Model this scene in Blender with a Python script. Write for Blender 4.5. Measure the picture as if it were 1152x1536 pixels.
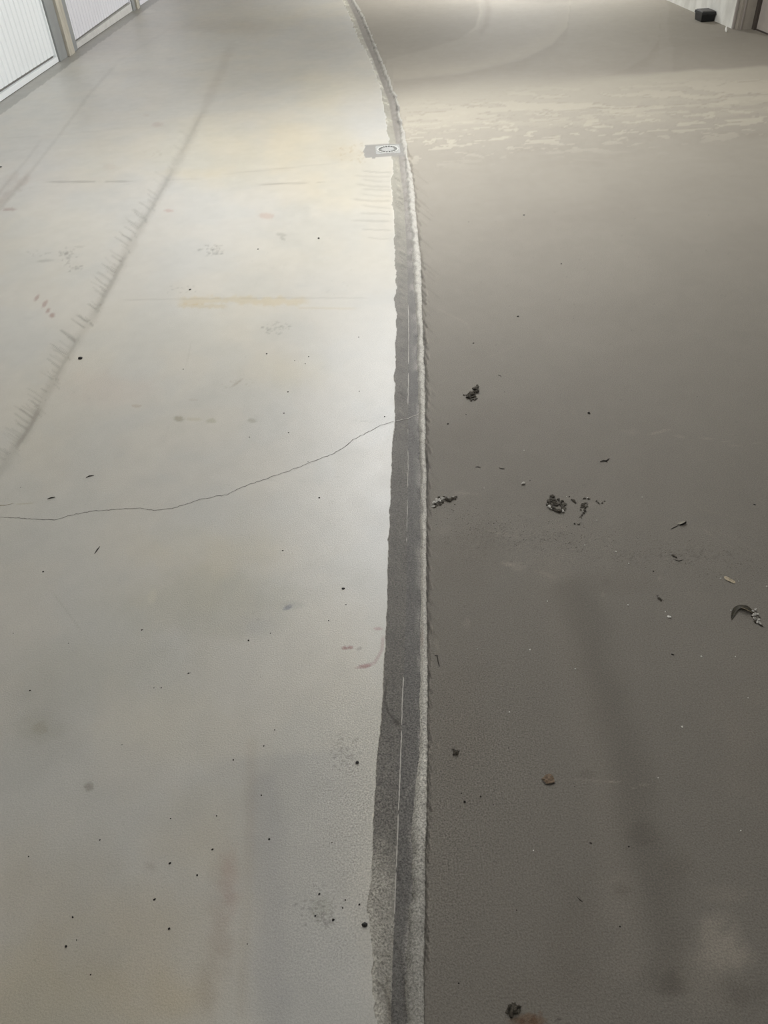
import bpy, bmesh, math, random
import numpy as np
from mathutils import Matrix, Vector, noise as mnoise
C = bpy.context.scene.collection
for o in list(bpy.data.objects): bpy.data.objects.remove(o)
random.seed(7)

# ------------------------------------------------------------------ camera
F = 1154.0; H = 1.5
def unit(v): return v/np.linalg.norm(v)
_dn = unit(np.array([90., -1360., -F]))            # gravity seen from the camera
_fw = np.array([-50., 973., -F]); _fw = unit(_fw-_dn*np.dot(_dn, _fw))   # direction of the aisle
_up = -_dn; _rt = np.cross(_fw, _up)
R = np.array([_rt, _fw, _up])                      # camera -> world
cam = bpy.data.cameras.new('camera'); co = bpy.data.objects.new('camera', cam); C.objects.link(co)
co.matrix_world = Matrix([[*R[0], 0], [*R[1], 0], [*R[2], H], [0, 0, 0, 1]])
cam.sensor_fit = 'VERTICAL'; cam.sensor_height = 36; cam.lens = 36*F/1536; cam.clip_start = 0.02; cam.clip_end = 100
bpy.context.scene.camera = co
# ------------------------------------------------------------------ light and exposure
w = bpy.data.worlds.new('world'); bpy.context.scene.world = w; w.use_nodes = True
w.node_tree.nodes['Background'].inputs[0].default_value = (.9, .95, 1, 1)
w.node_tree.nodes['Background'].inputs[1].default_value = 0.0
vs = bpy.context.scene.view_settings
vs.view_transform = 'Standard'; vs.look = 'None'; vs.gamma = 1; vs.use_curve_mapping = False
vs.exposure = 0.0
CEIL = 2.6
LAMPS = [  # x, y, watts; lamps away from the gutter are unseen, added to fit brightness
    (0.15, 1.0, 22), (0.15, 4.0, 76), (0.15, 5.8, 120), (0.15, 17.0, 16), (2.2, 7.5, 24), (2.3, 14.0, 360), (-2.2, 9.5, 24)]
LCOL = (0.985, 1.0, 1.02)
def lamp(x, y, W):      # a tube under an open housing: it shines down and to both sides
    for k, tilt, f in ((0, 0, .34), (-1, 62, .33), (1, -62, .33)):
        L = bpy.data.lights.new('tube_light', 'AREA'); L.shape = 'RECTANGLE'; L.size = 0.06; L.size_y = 1.4
        L.energy = W*f; L.color = LCOL
        o = bpy.data.objects.new('tube_light', L); C.objects.link(o); o.location = (x+k*.045, y, CEIL-0.15+abs(k)*.03)
        o.rotation_euler = (0, math.radians(tilt), 0)
for a in LAMPS: lamp(*a)

# ------------------------------------------------------------------ helpers
def floor_pt(px, py, z=0.0):
    c = np.array([px-576, 768-py, -F]); v = R@c; k = (z-H)/v[2]
    return float(v[0]*k), float(v[1]*k)
def on_plane(px, py, X=None, Y=None):
    c = np.array([px-576, 768-py, -F]); v = R@c
    k = X/v[0] if X is not None else Y/v[1]
    return v*k+np.array([0, 0, H])
def scale_at(px, py):      # metres for one pixel's width there
    x, y = floor_pt(px, py); return float(-(_fwz(x, y)))/F
def _fwz(x, y):
    return (R.T@np.array([x, y, -H]))[2]
def to_image_px(X, Y, Z=0.0):   # floor position -> image pixel coordinates, in which the marks are listed
    v = R.T@np.stack([X, Y, np.zeros_like(X)+Z-H])
    dz = np.minimum(v[2], -1e-3)
    return 576-v[0]/dz*F, 768+v[1]/dz*F
def lin(r, g=None, b=None):
    if g is None: r, g, b = r
    f = lambda c: (c/255/12.92) if c/255 < .04045 else ((c/255+.055)/1.055)**2.4
    return np.array([f(r), f(g), f(b)])
def L4(r, g, b): return (*lin(r, g, b), 1)
def hash2(i, j, s):
    h = (i.astype(np.int64)*374761393+j.astype(np.int64)*668265263+s*982451653) & 0xffffffff
    h = ((h ^ (h >> 13))*1274126177) & 0xffffffff
    h = (h ^ (h >> 16)) & 0xffffff
    return h/float(0xffffff)
def vn(x, y, s=0):
    i = np.floor(x); j = np.floor(y); a = x-i; b = y-j
    a = a*a*(3-2*a); b = b*b*(3-2*b)
    return (hash2(i, j, s)*(1-a)+hash2(i+1, j, s)*a)*(1-b)+(hash2(i, j+1, s)*(1-a)+hash2(i+1, j+1, s)*a)*b
def fbm(x, y, s=0, n=4):
    t = 0; a = .5; m = 0
    for k in range(n):
        t = t+a*vn(x*2**k, y*2**k, s+k*17); m += a; a *= .5
    return t/m*2-1
def sstep(a, b, x):
    t = np.clip((x-a)/(b-a), 0, 1); return t*t*(3-2*t)
def setp(o, label=None, cat=None, group=None, kind=None):
    if label: o['label'] = label
    if cat: o['category'] = cat
    if group: o['group'] = group
    if kind: o['kind'] = kind
    return o
def link_mesh(name, verts, faces, mat=None, parent=None, smooth=False):
    me = bpy.data.meshes.new(name); me.from_pydata([tuple(map(float, v)) for v in verts], [], faces); me.update()
    o = bpy.data.objects.new(name, me); C.objects.link(o)
    if mat: me.materials.append(mat)
    if parent: o.parent = parent
    if smooth: me.polygons.foreach_set('use_smooth', [True]*len(me.polygons))
    return o
class MB:
    def __init__(s): s.v = []; s.f = []
    def box(s, x0, x1, y0, y1, z0, z1):
        n = len(s.v); s.v += [(x, y, z) for z in (z0, z1) for y in (y0, y1) for x in (x0, x1)]
        s.f += [tuple(n+k for k in q) for q in ((0, 2, 3, 1), (4, 5, 7, 6), (0, 1, 5, 4), (2, 6, 7, 3), (0, 4, 6, 2), (1, 3, 7, 5))]
        return s
    def prism(s, pts, x0, x1):        # polygon in (y,z) extruded over x
        n = len(s.v); m = len(pts)
        s.v += [(x0, y, z) for y, z in pts]+[(x1, y, z) for y, z in pts]
        s.f += [tuple(n+k for k in range(m)), tuple(n+m+k for k in reversed(range(m)))]
        s.f += [(n+k, n+m+k, n+m+(k+1) % m, n+(k+1) % m) for k in range(m)]
        return s
    def build(s, name, mat, parent=None, smooth=False, bevel=0):
        o = link_mesh(name, s.v, s.f, mat, parent, smooth)
        bm = bmesh.new(); bm.from_mesh(o.data); bmesh.ops.recalc_face_normals(bm, faces=bm.faces)
        if bevel: bmesh.ops.bevel(bm, geom=bm.edges[:], offset=bevel, segments=2, affect='EDGES', profile=.6)
        bm.to_mesh(o.data); bm.free()
        return o
def mat(name, col, rough=.6, metal=0, spec=.5, var=0, vscale=5, bump=0, bscale=60, vcol=None, stretch=None):
    m = bpy.data.materials.new(name); m.use_nodes = True; nt = m.node_tree; N = nt.nodes; P = N['Principled BSDF']
    P.inputs['Base Color'].default_value = (*lin(col), 1); P.inputs['Roughness'].default_value = rough
    P.inputs['Metallic'].default_value = metal; P.inputs['Specular IOR Level'].default_value = spec
    g = N.new('ShaderNodeNewGeometry'); mp = N.new('ShaderNodeMapping'); nt.links.new(g.outputs['Position'], mp.inputs[0])
    if stretch: mp.inputs['Scale'].default_value = stretch
    if var:
        n = N.new('ShaderNodeTexNoise'); n.inputs['Scale'].default_value = vscale; n.inputs['Detail'].default_value = 6
        nt.links.new(mp.outputs[0], n.inputs['Vector'])
        r = N.new('ShaderNodeValToRGB'); c2 = lin(vcol or tuple(c*(1-var) for c in col))
        r.color_ramp.elements[0].position = .35; r.color_ramp.elements[1].position = .65
        r.color_ramp.elements[0].color = (*c2, 1); r.color_ramp.elements[1].color = (*lin(col), 1)
        nt.links.new(n.outputs[0], r.inputs[0]); nt.links.new(r.outputs[0], P.inputs['Base Color'])
    if bump:
        n = N.new('ShaderNodeTexNoise'); n.inputs['Scale'].default_value = bscale; n.inputs['Detail'].default_value = 4
        nt.links.new(mp.outputs[0], n.inputs['Vector'])
        b = N.new('ShaderNodeBump'); b.inputs['Strength'].default_value = bump; b.inputs['Distance'].default_value = .01
        nt.links.new(n.outputs[0], b.inputs['Height']); nt.links.new(b.outputs[0], P.inputs['Normal'])
    return m

# ------------------------------------------------------------------ the line of the gutter (edges in image pixels)
G = [(0,515,521,526,532),(25,525,533,541,546),(58,538,546,555,560),(89,555,560,567,573),(130,570,575,583,588),
 (150,573,583,592,597),(200,582,592,600,607),(250,587,600,608,616),(300,590,606,612,622),(350,592,609,617,626),
 (400,594,611,620,631),(450,594,612,623,633),(500,595,613,626,635),(600,592,612,628,637),(700,588,612,630,639),
 (800,584,610,631,640),(900,581,609,631,640),(1000,577,606,630,641),(1050,573,603,630,641),(1100,570,602,630,641),
 (1150,566,600,627,641),(1200,562,598,621,640),(1300,557,594,615,638),(1400,553,590,610,637),(1450,557,588,609,636),
 (1536,568,586,608,636),(1600,572,586,606,637)]
gl = []
for k in range(1, 5):
    P = sorted([floor_pt(r[k], r[0])[::-1] for r in G])
    gl.append((np.array([p[0] for p in P]), np.array([p[1] for p in P])))
def gline(k, Y):
    ys, xs = gl[k]
    X = np.interp(Y, ys, xs)
    s = (xs[-1]-xs[-3])/(ys[-1]-ys[-3])
    return np.where(Y > ys[-1], xs[-1]+(Y-ys[-1])*s, X)
def gutter(X, Y):
    """edges (with their wear) and height of the floor surface"""
    wl = 0.004*np.clip(Y, .6, 6)
    e0 = gline(0, Y)+wl*.55*fbm(Y*60/np.clip(Y, .8, 8)**.5, Y*0+1, 3, 4)+wl*.75*(vn(Y*210/np.clip(Y, .8, 8)**.9, X*60, 7)-.5)+wl*.35*(vn(Y*420/np.clip(Y, .8, 8), X*90, 8)-.5)
    e0 = e0+0.022*(1-sstep(.50, .85, Y))*fbm(Y*16, X*10, 5, 4)
    e1 = gline(1, Y)
    e2 = gline(2, Y)+wl*.5*fbm(Y*22, Y*0+4, 11, 3)+0.014*(1-sstep(.55, 1.0, Y))*fbm(Y*18+3, X*16, 6, 4)
    e3 = gline(3, Y)+wl*.55*fbm(Y*26/np.clip(Y, 1, 6)**.6, Y*0+6, 13, 3)
    tt = .7*vn(Y*62/np.clip(Y, 1, 8)**.75+(X-e3)*-48/np.clip(Y, 1, 6)**.5, Y*0+2, 19)+.3*vn(Y*190/np.clip(Y, 1, 8)**.8-(X-e3)*90, Y*0+5, 29)
    teeth = e3+(0.002+0.009*tt**1.5)*np.clip(Y/1.6, .55, 1.25)
    u0 = (X-e0)/np.maximum(e1-e0, 1e-4); u1 = (X-e1)/np.maximum(e2-e1, 1e-4); u2 = (X-e2)/np.maximum(e3-e2, 1e-4)
    z = np.zeros_like(X)
    dp = 0.009
    z = np.where((X > e0) & (X <= e1), -0.0015-dp*np.clip(u0, 0, 1), z)
    z = np.where((X > e1) & (X <= e2), -dp-.0015+.004*np.clip(u1, 0, 1), z)
    z = np.where((X > e2) & (X <= e3), -.0065+(.0085)*np.sin(np.clip(u2, 0, 1)*math.pi*.72)**.8*(0.8+.4*vn(Y*30, Y*0, 23)), z)
    z = np.where((X > e3) & (X <= teeth), -.0006*(1-(X-e3)/np.maximum(teeth-e3, 1e-4)), z)
    return e0, e1, e2, e3, teeth, z
def zfloor(x, y):
    return float(gutter(np.array([x]), np.array([y]))[-1][0])

# ------------------------------------------------------------------ floor mesh: a fan-shaped grid, finer near by and along the gutter
def knots(spans):
    out = []
    for a, b, st in spans: out += list(np.arange(a, b, st))
    return np.array(out+[spans[-1][1]])
tcol = knots([(-6000, -1700, 200), (-1700, -900, 40), (-900, -620, 8), (-620, -90, 2.1), (-90, 120, 1.0), (120, 640, 2.1), (640, 900, 8), (900, 1700, 40), (1700, 6000, 200)])/F
prow = knots([(-185, -100, 4), (-100, -10, 2.5), (-10, 1545, 1.75), (1545, 1660, 8)])
sp, cp = .647, .762
Yr = []
for p in prow:
    ang = math.atan2(768-p, F); dep = math.atan2(sp, cp)-ang
    Yr.append(H/math.tan(dep))
Yr = np.array(Yr); Yr = np.array([y for y in Yr if y < 30 and y > 0][::-1])
Yr = np.concatenate([[-1.0, -.6, -.35, -.15, 0.0, .1], Yr[Yr > .2], [30.5]])
nr, nc = len(Yr), len(tcol)
Yg = np.repeat(Yr, nc); Xg = np.tile(tcol, nr)*(np.repeat(Yr, nc)*cp+H*sp)+.033*0
e0, e1, e2, e3, teeth, Zg = gutter(Xg, Yg)
PX, PY = to_image_px(Xg, Yg)
left = Xg <= e0; right = Xg > e3; gut = ~left & ~right
nrm = np.ones_like(Xg)

# base colours of the two slabs and the gutter strips
def colr(*c): return lin(*c)[None, :]
n1 = fbm(Xg*1.3, Yg*.9, 31, 5)[:, None]; n2 = fbm(Xg*5, Yg*4, 37, 5)[:, None]; n3 = fbm(Xg*22, Yg*18, 41, 4)[:, None]
n4 = fbm(Xg*.8+5, Yg*.5, 43, 4)[:, None]
cl = colr(177, 174, 167)*(1+.07*n1+.05*n2+.045*n3)
cl = cl*(1+np.array([[.010, 0, -.012]])*np.sign(n2)*np.abs(n2)**.5*1.5)
cl = cl+(colr(180, 172, 153)-colr(176, 172, 163))*np.clip(n4*1.5+.2, 0, 1)*.6
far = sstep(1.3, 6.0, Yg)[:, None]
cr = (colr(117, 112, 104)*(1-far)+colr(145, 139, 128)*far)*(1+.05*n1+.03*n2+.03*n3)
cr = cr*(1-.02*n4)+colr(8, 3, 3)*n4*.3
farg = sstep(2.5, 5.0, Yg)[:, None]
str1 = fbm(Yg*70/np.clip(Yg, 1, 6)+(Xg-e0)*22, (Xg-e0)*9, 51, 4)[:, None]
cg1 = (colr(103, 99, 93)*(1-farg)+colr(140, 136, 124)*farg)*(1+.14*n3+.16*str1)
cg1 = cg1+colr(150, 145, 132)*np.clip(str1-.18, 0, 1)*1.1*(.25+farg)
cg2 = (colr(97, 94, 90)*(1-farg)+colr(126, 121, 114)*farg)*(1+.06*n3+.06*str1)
wear = np.clip(1-np.abs(Xg-e2)/(.012*np.clip(Yg, .8, 3)), 0, 1)[:, None]*np.clip(fbm(Xg*40, Yg*14, 61, 4)[:, None]*2+.35, 0, 1)
cg2 = cg2+(colr(160, 155, 148)-cg2)*wear*.5*(Xg > e1)[:, None]
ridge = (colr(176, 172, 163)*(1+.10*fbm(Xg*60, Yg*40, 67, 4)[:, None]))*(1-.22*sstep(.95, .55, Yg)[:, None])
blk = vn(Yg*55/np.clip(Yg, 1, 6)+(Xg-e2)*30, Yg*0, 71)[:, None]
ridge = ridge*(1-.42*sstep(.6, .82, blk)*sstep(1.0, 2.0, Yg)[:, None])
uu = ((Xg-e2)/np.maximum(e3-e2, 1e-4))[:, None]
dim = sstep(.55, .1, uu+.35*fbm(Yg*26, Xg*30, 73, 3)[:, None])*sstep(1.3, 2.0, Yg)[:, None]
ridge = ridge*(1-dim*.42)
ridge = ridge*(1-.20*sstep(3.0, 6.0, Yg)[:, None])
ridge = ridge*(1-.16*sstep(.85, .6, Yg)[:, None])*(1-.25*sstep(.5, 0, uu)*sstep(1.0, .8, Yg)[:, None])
bl_ = sstep(.84, .56, Yg+.05*fbm(Yg*20, Xg*40, 79, 3))[:, None]; cg1 = cg1*(1-bl_)+(cl*(.60+.22*sstep(.7, .1, ((Xg-e0)/np.maximum(e1-e0, 1e-4))[:, None]+.5*fbm(Xg*45, Yg*25, 81, 3)[:, None])))*bl_
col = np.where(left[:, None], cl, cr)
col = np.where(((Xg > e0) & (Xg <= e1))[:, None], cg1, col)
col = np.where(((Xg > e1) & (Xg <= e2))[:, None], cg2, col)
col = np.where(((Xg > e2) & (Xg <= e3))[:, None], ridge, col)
tz = ((Xg > e3) & (Xg <= teeth))
col = np.where(tz[:, None], cr*(.56+.12*vn(Yg*120, Xg*300, 85)[:, None]+.22*sstep(2.0, 4.0, Yg)[:, None]), col)  # ragged shadow beside the ridge, painted into the slab colour
# pale flecks among the teeth
fl = (Xg > e3+.003) & (Xg < teeth+.005*np.clip(Yg, .3, 9)**.5) & (vn(Yg*80/np.clip(Yg, 1, 6)-(Xg-e3)*50, (Xg-e3)*200, 77) > .83) & (Yg < 3)
col = np.where(fl[:, None], cr*1.3, col)
rough = np.where(left, .37, np.where(gut, .62, .72))+.0*Xg

def bb(x0, y0, x1, y1): return np.nonzero((PX > x0) & (PX < x1) & (PY > y0) & (PY < y1))[0]
def blend(idx, a, c, mode='mul'):
    a = np.clip(a, 0, 1)[:, None]
    if mode == 'mul': col[idx] *= (1-a)+a*np.asarray(c)[None, :]
    else: col[idx] = col[idx]*(1-a)+np.asarray(c)[None, :]*a
def blob(x, y, rx, ry, c, a=1, soft=.5, rot=0, ns=.35, mode='mul', seed=0, fr=None, side=None):
    m = max(rx, ry)*1.7
    i = bb(x-m, y-m, x+m, y+m)
    if not len(i): return
    if side == 'L': i = i[left[i]]
    if side == 'R': i = i[right[i]]
    dx = PX[i]-x; dy = PY[i]-y; r = math.radians(rot)
    ax = dx*math.cos(r)+dy*math.sin(r); ay = -dx*math.sin(r)+dy*math.cos(r)
    d = np.hypot(ax/rx, ay/ry)
    fr = fr or 2.2/min(rx, ry)
    d = d+ns*fbm(dx*fr+seed*3.1, dy*fr, 101+seed, 3)
    blend(i, a*(1-sstep(1-soft, 1+soft*.3, d)), c, mode)
def stroke(pts, wd, c, a=1, soft=.6, mode='mul', rag=.0, seed=0, side=None, brk=0):
    P = np.array(pts, float); m = wd*2.2+4
    i = bb(P[:, 0].min()-m, P[:, 1].min()-m, P[:, 0].max()+m, P[:, 1].max()+m)
    if side == 'L': i = i[left[i]]
    if side == 'R': i = i[right[i]]
    if not len(i): return
    best = np.full(len(i), 1e9); pos = np.zeros(len(i)); acc = 0
    for a0, b0 in zip(P[:-1], P[1:]):
        v = b0-a0; L = np.hypot(*v)
        t = np.clip(((PX[i]-a0[0])*v[0]+(PY[i]-a0[1])*v[1])/L**2, 0, 1)
        d = np.hypot(PX[i]-a0[0]-t*v[0], PY[i]-a0[1]-t*v[1])
        k = d < best; best[k] = d[k]; pos[k] = acc+t[k]*L; acc += L
    d = best/wd
    if rag: d = d+rag*fbm(PX[i]/wd*.9, PY[i]/wd*.9, 201+seed, 3)
    al = a*(1-sstep(1-soft, 1+soft*.3, d))*sstep(0, min(acc*.15, 20)+1e-3, pos)*sstep(0, min(acc*.15, 20)+1e-3, acc-pos)
    if brk: al = al*sstep(brk-.15, brk+.1, vn(pos/22., pos*0, 301+seed))
    blend(i, al, c, mode)
DK = (.72, .71, .70); DK2 = (.55, .54, .53); RED = (.62, .45, .43); LT = (1.2, 1.19, 1.17); YEL = (1.0, .94, .80)
rs = random.Random(5)
# --- left slab -------------------------------------------------------
# broad mottling
for x, y, rx, ry, c, a in [(300,905,150,60,(.90,.90,.86),.9),(360,880,110,40,(.92,.92,.9),.7),(170,1000,170,70,(.93,.93,.90),.7),(60,1060,70,90,(.90,.89,.87),.7),
   (330,830,130,50,(1.03,1.0,.93),1),(130,70,90,30,(.95,.94,.95),.8),(340,40,110,14,(.90,.89,.89),.9),(60,250,80,60,(.95,.94,.96),.8),(450,250,130,70,(1.02,.99,.92),1),
   (480,140,90,60,(1.03,1.01,.95),1),(430,210,110,60,(1.02,.99,.92),1),(300,230,90,60,(1.02,1.0,.93),1),(430,560,70,40,(1.0,.98,.92),1),(160,580,80,30,(1.0,.96,.95),.8),
   (330,1380,24,90,(.88,.84,.82),1),(345,1320,18,60,(.94,.86,.84),1),(310,1480,20,50,(.88,.86,.84),1),(225,1300,12,10,(.85,.82,.80),.8),(205,110,60,10,(.93,.92,.92),.7),
   (60,1500,240,110,(.98,.93,.82),1),(200,1430,150,110,(.98,.94,.87),1),(90,1330,170,90,(.98,.95,.90),1),(300,1250,90,80,(.97,.95,.91),1),(400,1180,80,60,(.96,.96,.95),1),(290,260,60,10,(1.0,.97,.9),.8),(250,1090,120,60,(1.02,1.01,.97),.8),(380,940,40,20,(.93,.94,.98),.8)]:
    blob(x, y, rx, ry, c, a, .9, 0, .4, side='L', seed=int(x) % 50, fr=1.5/min(rx, ry))
# cool grey strip along the near gutter
stroke([(500,1560),(480,1400),(450,1250),(440,1120)], 120, (.90,.91,.94), .9, .75, rag=.2, side='L')
stroke([(378,1100),(372,1300),(362,1536)], 12, (.95,.93,.91), .9, .9, side='L')
stroke([(410,1560),(405,1420),(400,1280),(395,1150)], 32, (.90,.90,.92), .8, .8, rag=.3, side='L')
# tyre line A with hairs
TA = [(-20,735),(0,705),(45,640),(80,572),(110,520),(140,475),(170,420),(200,360),(240,290),(270,235),(305,165),(330,110),(350,60)]
stroke(TA, 9, (.86,.85,.84), .9, .9, rag=.4)
stroke([(22,675),(45,640),(62,608)], 4, DK, .9, .9, rag=.4, seed=2); stroke([(80,572),(110,520),(122,500)], 3, DK, .5, .9, rag=.3, seed=3)
stroke([(140,475),(170,420),(192,375)], 4, DK, .75, .9, rag=.4, seed=4); stroke([(205,350),(240,290),(262,250)], 3.4, DK, .6, .9, rag=.4, seed=4); stroke([(270,235),(305,165)], 3, DK, .35, .9)
for k in range(170):
    t = rs.random(); q = t*(len(TA)-3)+1; j = int(q); f = q-j
    x = TA[j][0]*(1-f)+TA[j+1][0]*f; y = TA[j][1]*(1-f)+TA[j+1][1]*f
    if y < 200: continue
    L = rs.uniform(8, 34)*(.5+y/900); sgn = -1 if rs.random() < .8 else .45
    if sgn > 0 and y < 560: L *= .5
    x2 = x+sgn*L*.8; y2 = y-L*(.55 if sgn < 0 else -.35)
    stroke([(x, y), ((x+x2)/2+rs.uniform(-2, 2), (y+y2)/2+rs.uniform(-2, 3)), (x2, y2)], rs.uniform(1.0, 1.9), DK, rs.uniform(.3, .85)*(1 if y > 290 else .4), .8)
# tyre line B
stroke([(-10,325),(20,290),(60,240),(100,188),(135,140),(180,90)], 3.2, DK, .42, .9, rag=.4)
stroke([(-10,300),(14,270),(40,240),(65,205)], 2.8, DK, .35, .9, rag=.4)
stroke([(-20,330),(0,305),(28,278),(48,258)], 7, (.80,.74,.72), .8, .8, rag=.6, seed=6)
stroke([(-10,300),(8,278),(28,255)], 7, (.88,.84,.83), .8, .9, rag=.8, seed=7)
blob(14, 314, 12, 3, RED, .7)
# joints and faint lines across
stroke([(62,273),(210,272)], 1.7, DK2, .65, .7, brk=.35, seed=1); stroke([(215,271),(305,268)], 1.5, DK, .3, .8, brk=.4, seed=2)
stroke([(380,277),(440,275),(492,273)], 1.3, DK2, .55, .9, brk=.3, seed=3); stroke([(330,262),(430,252),(520,243)], 1.2, DK, .4, .9)
stroke([(180,450),(300,448),(420,447),(560,447)], 1.6, DK, .45, .9, brk=.2, seed=5)
stroke([(262,453),(330,450),(420,452),(470,452)], 6.5, (.97,.90,.76), .9, .6, rag=.9, seed=5); stroke([(262,458),(300,459),(345,460)], 3.5, (.96,.89,.76), .9, .6, rag=.8, seed=8)
stroke([(440,456),(450,462),(540,463)], 2, (.95,.9,.8), .8, .8, rag=.3)
stroke([(170,96),(260,40)], 3, DK, .2, .9); stroke([(0,207),(60,205),(190,192)], 1, DK, .3, .9)
# combed marks beside the gutter, far part
for k, y in enumerate([256,263,270,277,284,291,300,309,319,331,343,356]):
    x1 = 590; x0 = 560-rs.uniform(0, 45)-(15 if y < 300 else 0)
    stroke([(x0, y+rs.uniform(-2, 1)), ((x0+x1)/2, y+rs.uniform(0, 3)), (x1, y+rs.uniform(1, 4))], rs.uniform(1.3, 2.2), DK, rs.uniform(.4, .8), .9, side='L', rag=.3, seed=k)
for k in range(26):
    x = rs.uniform(505, 552); y = rs.uniform(216, 246)
    stroke([(x, y), (x+rs.uniform(2, 6), y+rs.uniform(-5, 5))], rs.uniform(.9, 1.6), (.82,.74,.62), rs.uniform(.3, .7), .9, side='L')
blob(515, 230, 34, 16, (1.0,.95,.87), .7, .8, side='L')
# spots, footprints
for x, y, rx, ry, c, a, rt in [(422,352,9,3,DK2,.45,10),(424,358,5,2.6,DK2,.5,30),(68,391,14,2.8,DK,.75,-6),(118,370,9,2.2,DK,.5,0),(268,628,9,5,(.66,.64,.56),.9,5),(290,629,14,3,(.9,.87,.78),.8,2),(317,631,9,4.5,(.78,.76,.68),.8,0),
   (378,631,8,4,(.72,.70,.64),.8,5),(205,609,9,2.6,(.82,.74,.68),.8,3),(236,187,10,4.5,(.84,.76,.75),.8,0),(219,173,6,2,(.85,.78,.75),.7,0),(253,316,8,2.6,(.85,.66,.64),.8,3),(400,324,13,5,(.90,.76,.73),.8,5),
   (55,447,7,3,RED,.75,-55),(67,456,3.6,8,RED,.75,35),(72,466,3,5,RED,.8,30),(78,473,5,4,RED,.85,0),(133,1180,8.5,8,(.66,.64,.60),.9,0),(432,911,9,3.5,(.50,.55,.66),.85,-25),(440,908,20,8,(.85,.86,.86),.8,0),(387,929,4,2,DK,.6,0),
   (516,972,5,3.6,(.66,.48,.48),.95,-5),(526,971,5,3,(.66,.48,.48),.95,5),(521,972,7,2,(.66,.48,.48),.95,0),(539,973,5,2.8,(.66,.63,.62),.8,-20),(567,943,8,2.7,(.80,.62,.62),.9,0),(547,999,11,3.6,(.74,.57,.58),.95,-6),(545,1000,16,3,(.82,.68,.68),.8,-8),
   (60,1092,14,11,(.88,.87,.82),.9,0),(60,1090,40,26,(.94,.94,.92),.8,0),(482,1362,17,20,(.86,.87,.83),.8,20),(228,895,8,14,(1.08,1.08,1.05),.9,20),(380,920,2,2,DK,.5,0),(405,720,16,1.6,DK,.2,8),(283,532,1.8,24,DK,.25,12),(545,632,18,.9,DK,.4,3),
   (560,1225,3,8,LT,.9,0),(165,250,12,5,(.94,.9,.88),.8,0),(355,575,11,2,(.72,.66,.60),.6,-35),(290,600,9,2,(.85,.78,.75),.5,0),(40,755,18,1.2,(.8,.74,.6),.6,-6),(78,748,7,1.4,DK2,.5,-15),(210,795,1.5,20,DK,.12,-20),
   (220,17,18,3,LT,.7,-3),(255,88,9,3,DK,.3,0),(250,650,1.5,20,DK,.12,15)]:
    blob(x, y, rx, ry, c, a, .5, rt, .3, seed=int(x+y) % 60, side='L')
stroke([(575,950),(573,975),(562,994),(545,1000)], 3.4, (.80,.66,.66), .8, .7, side='L')
stroke([(75,883),(95,910),(125,950)], 1, (.8,.79,.75), .7, .9)
def cluster(cx, cy, rx, ry, n, s, a, c=DK2, side='L', seed=0):
    r = random.Random(seed)
    for k in range(n):
        an = r.uniform(0, 6.28); q = r.random()**.6
        blob(cx+math.cos(an)*rx*q, cy+math.sin(an)*ry*q, s*r.uniform(.7, 1.8), s*r.uniform(.5, .9), c, a*r.uniform(.5, 1), .6, r.uniform(-40, 40), .4, side=side, seed=k)
cluster(318, 375, 20, 9, 46, 2.0, .5, DK2, seed=1); cluster(415, 492, 22, 10, 42, 2.0, .45, DK2, seed=2); cluster(102, 385, 14, 14, 22, 2.4, .6, DK2, seed=3)
cluster(112, 402, 14, 7, 12, 2.0, .6, DK2, seed=4); cluster(55, 380, 22, 4, 12, 1.8, .4, DK2, seed=5); cluster(355, 575, 26, 8, 16, 1.8, .4, (.7,.62,.55), seed=6)
cluster(275, 436, 30, 8, 14, 2.0, .45, DK2, seed=7); cluster(230, 228, 16, 9, 12, 2.0, .45, (.75,.70,.66), seed=8); cluster(518, 1128, 22, 34, 90, 2.2, .5, DK2, seed=9)
cluster(478, 1360, 38, 34, 60, 2.6, .5, DK2, seed=10); cluster(486, 1378, 14, 14, 26, 2.4, .6, DK2, seed=11); cluster(515, 1290, 30, 40, 40, 1.8, .3, DK2, seed=12)
cluster(200, 1440, 150, 60, 70, 2.4, .22, DK2, seed=13); cluster(430, 1200, 150, 120, 60, 1.6, .25, DK2, seed=14); cluster(300, 1000, 280, 120, 60, 1.4, .25, DK2, seed=15)
cluster(480, 760, 60, 120, 60, 1.3, .3, DK2, seed=16); cluster(280, 620, 230, 100, 50, 1.4, .2, DK2, seed=17); cluster(450, 400, 100, 50, 30, 1.6, .2, DK2, seed=18)
cluster(300, 1360, 300, 160, 160, 1.8, .28, DK2, seed=19); cluster(552, 1320, 20, 140, 60, 2.0, .3, DK2, seed=20); cluster(300, 800, 260, 60, 50, 1.2, .25, DK2, seed=21)
# darker strip at the foot of the garage doors
ib = np.nonzero((Xg < -3.12+.01*fbm(Yg*9, Yg*0, 3, 3)) & (Yg > 5))[0]; col[ib] *= np.array([.62, .62, .61])[None, :]
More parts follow.
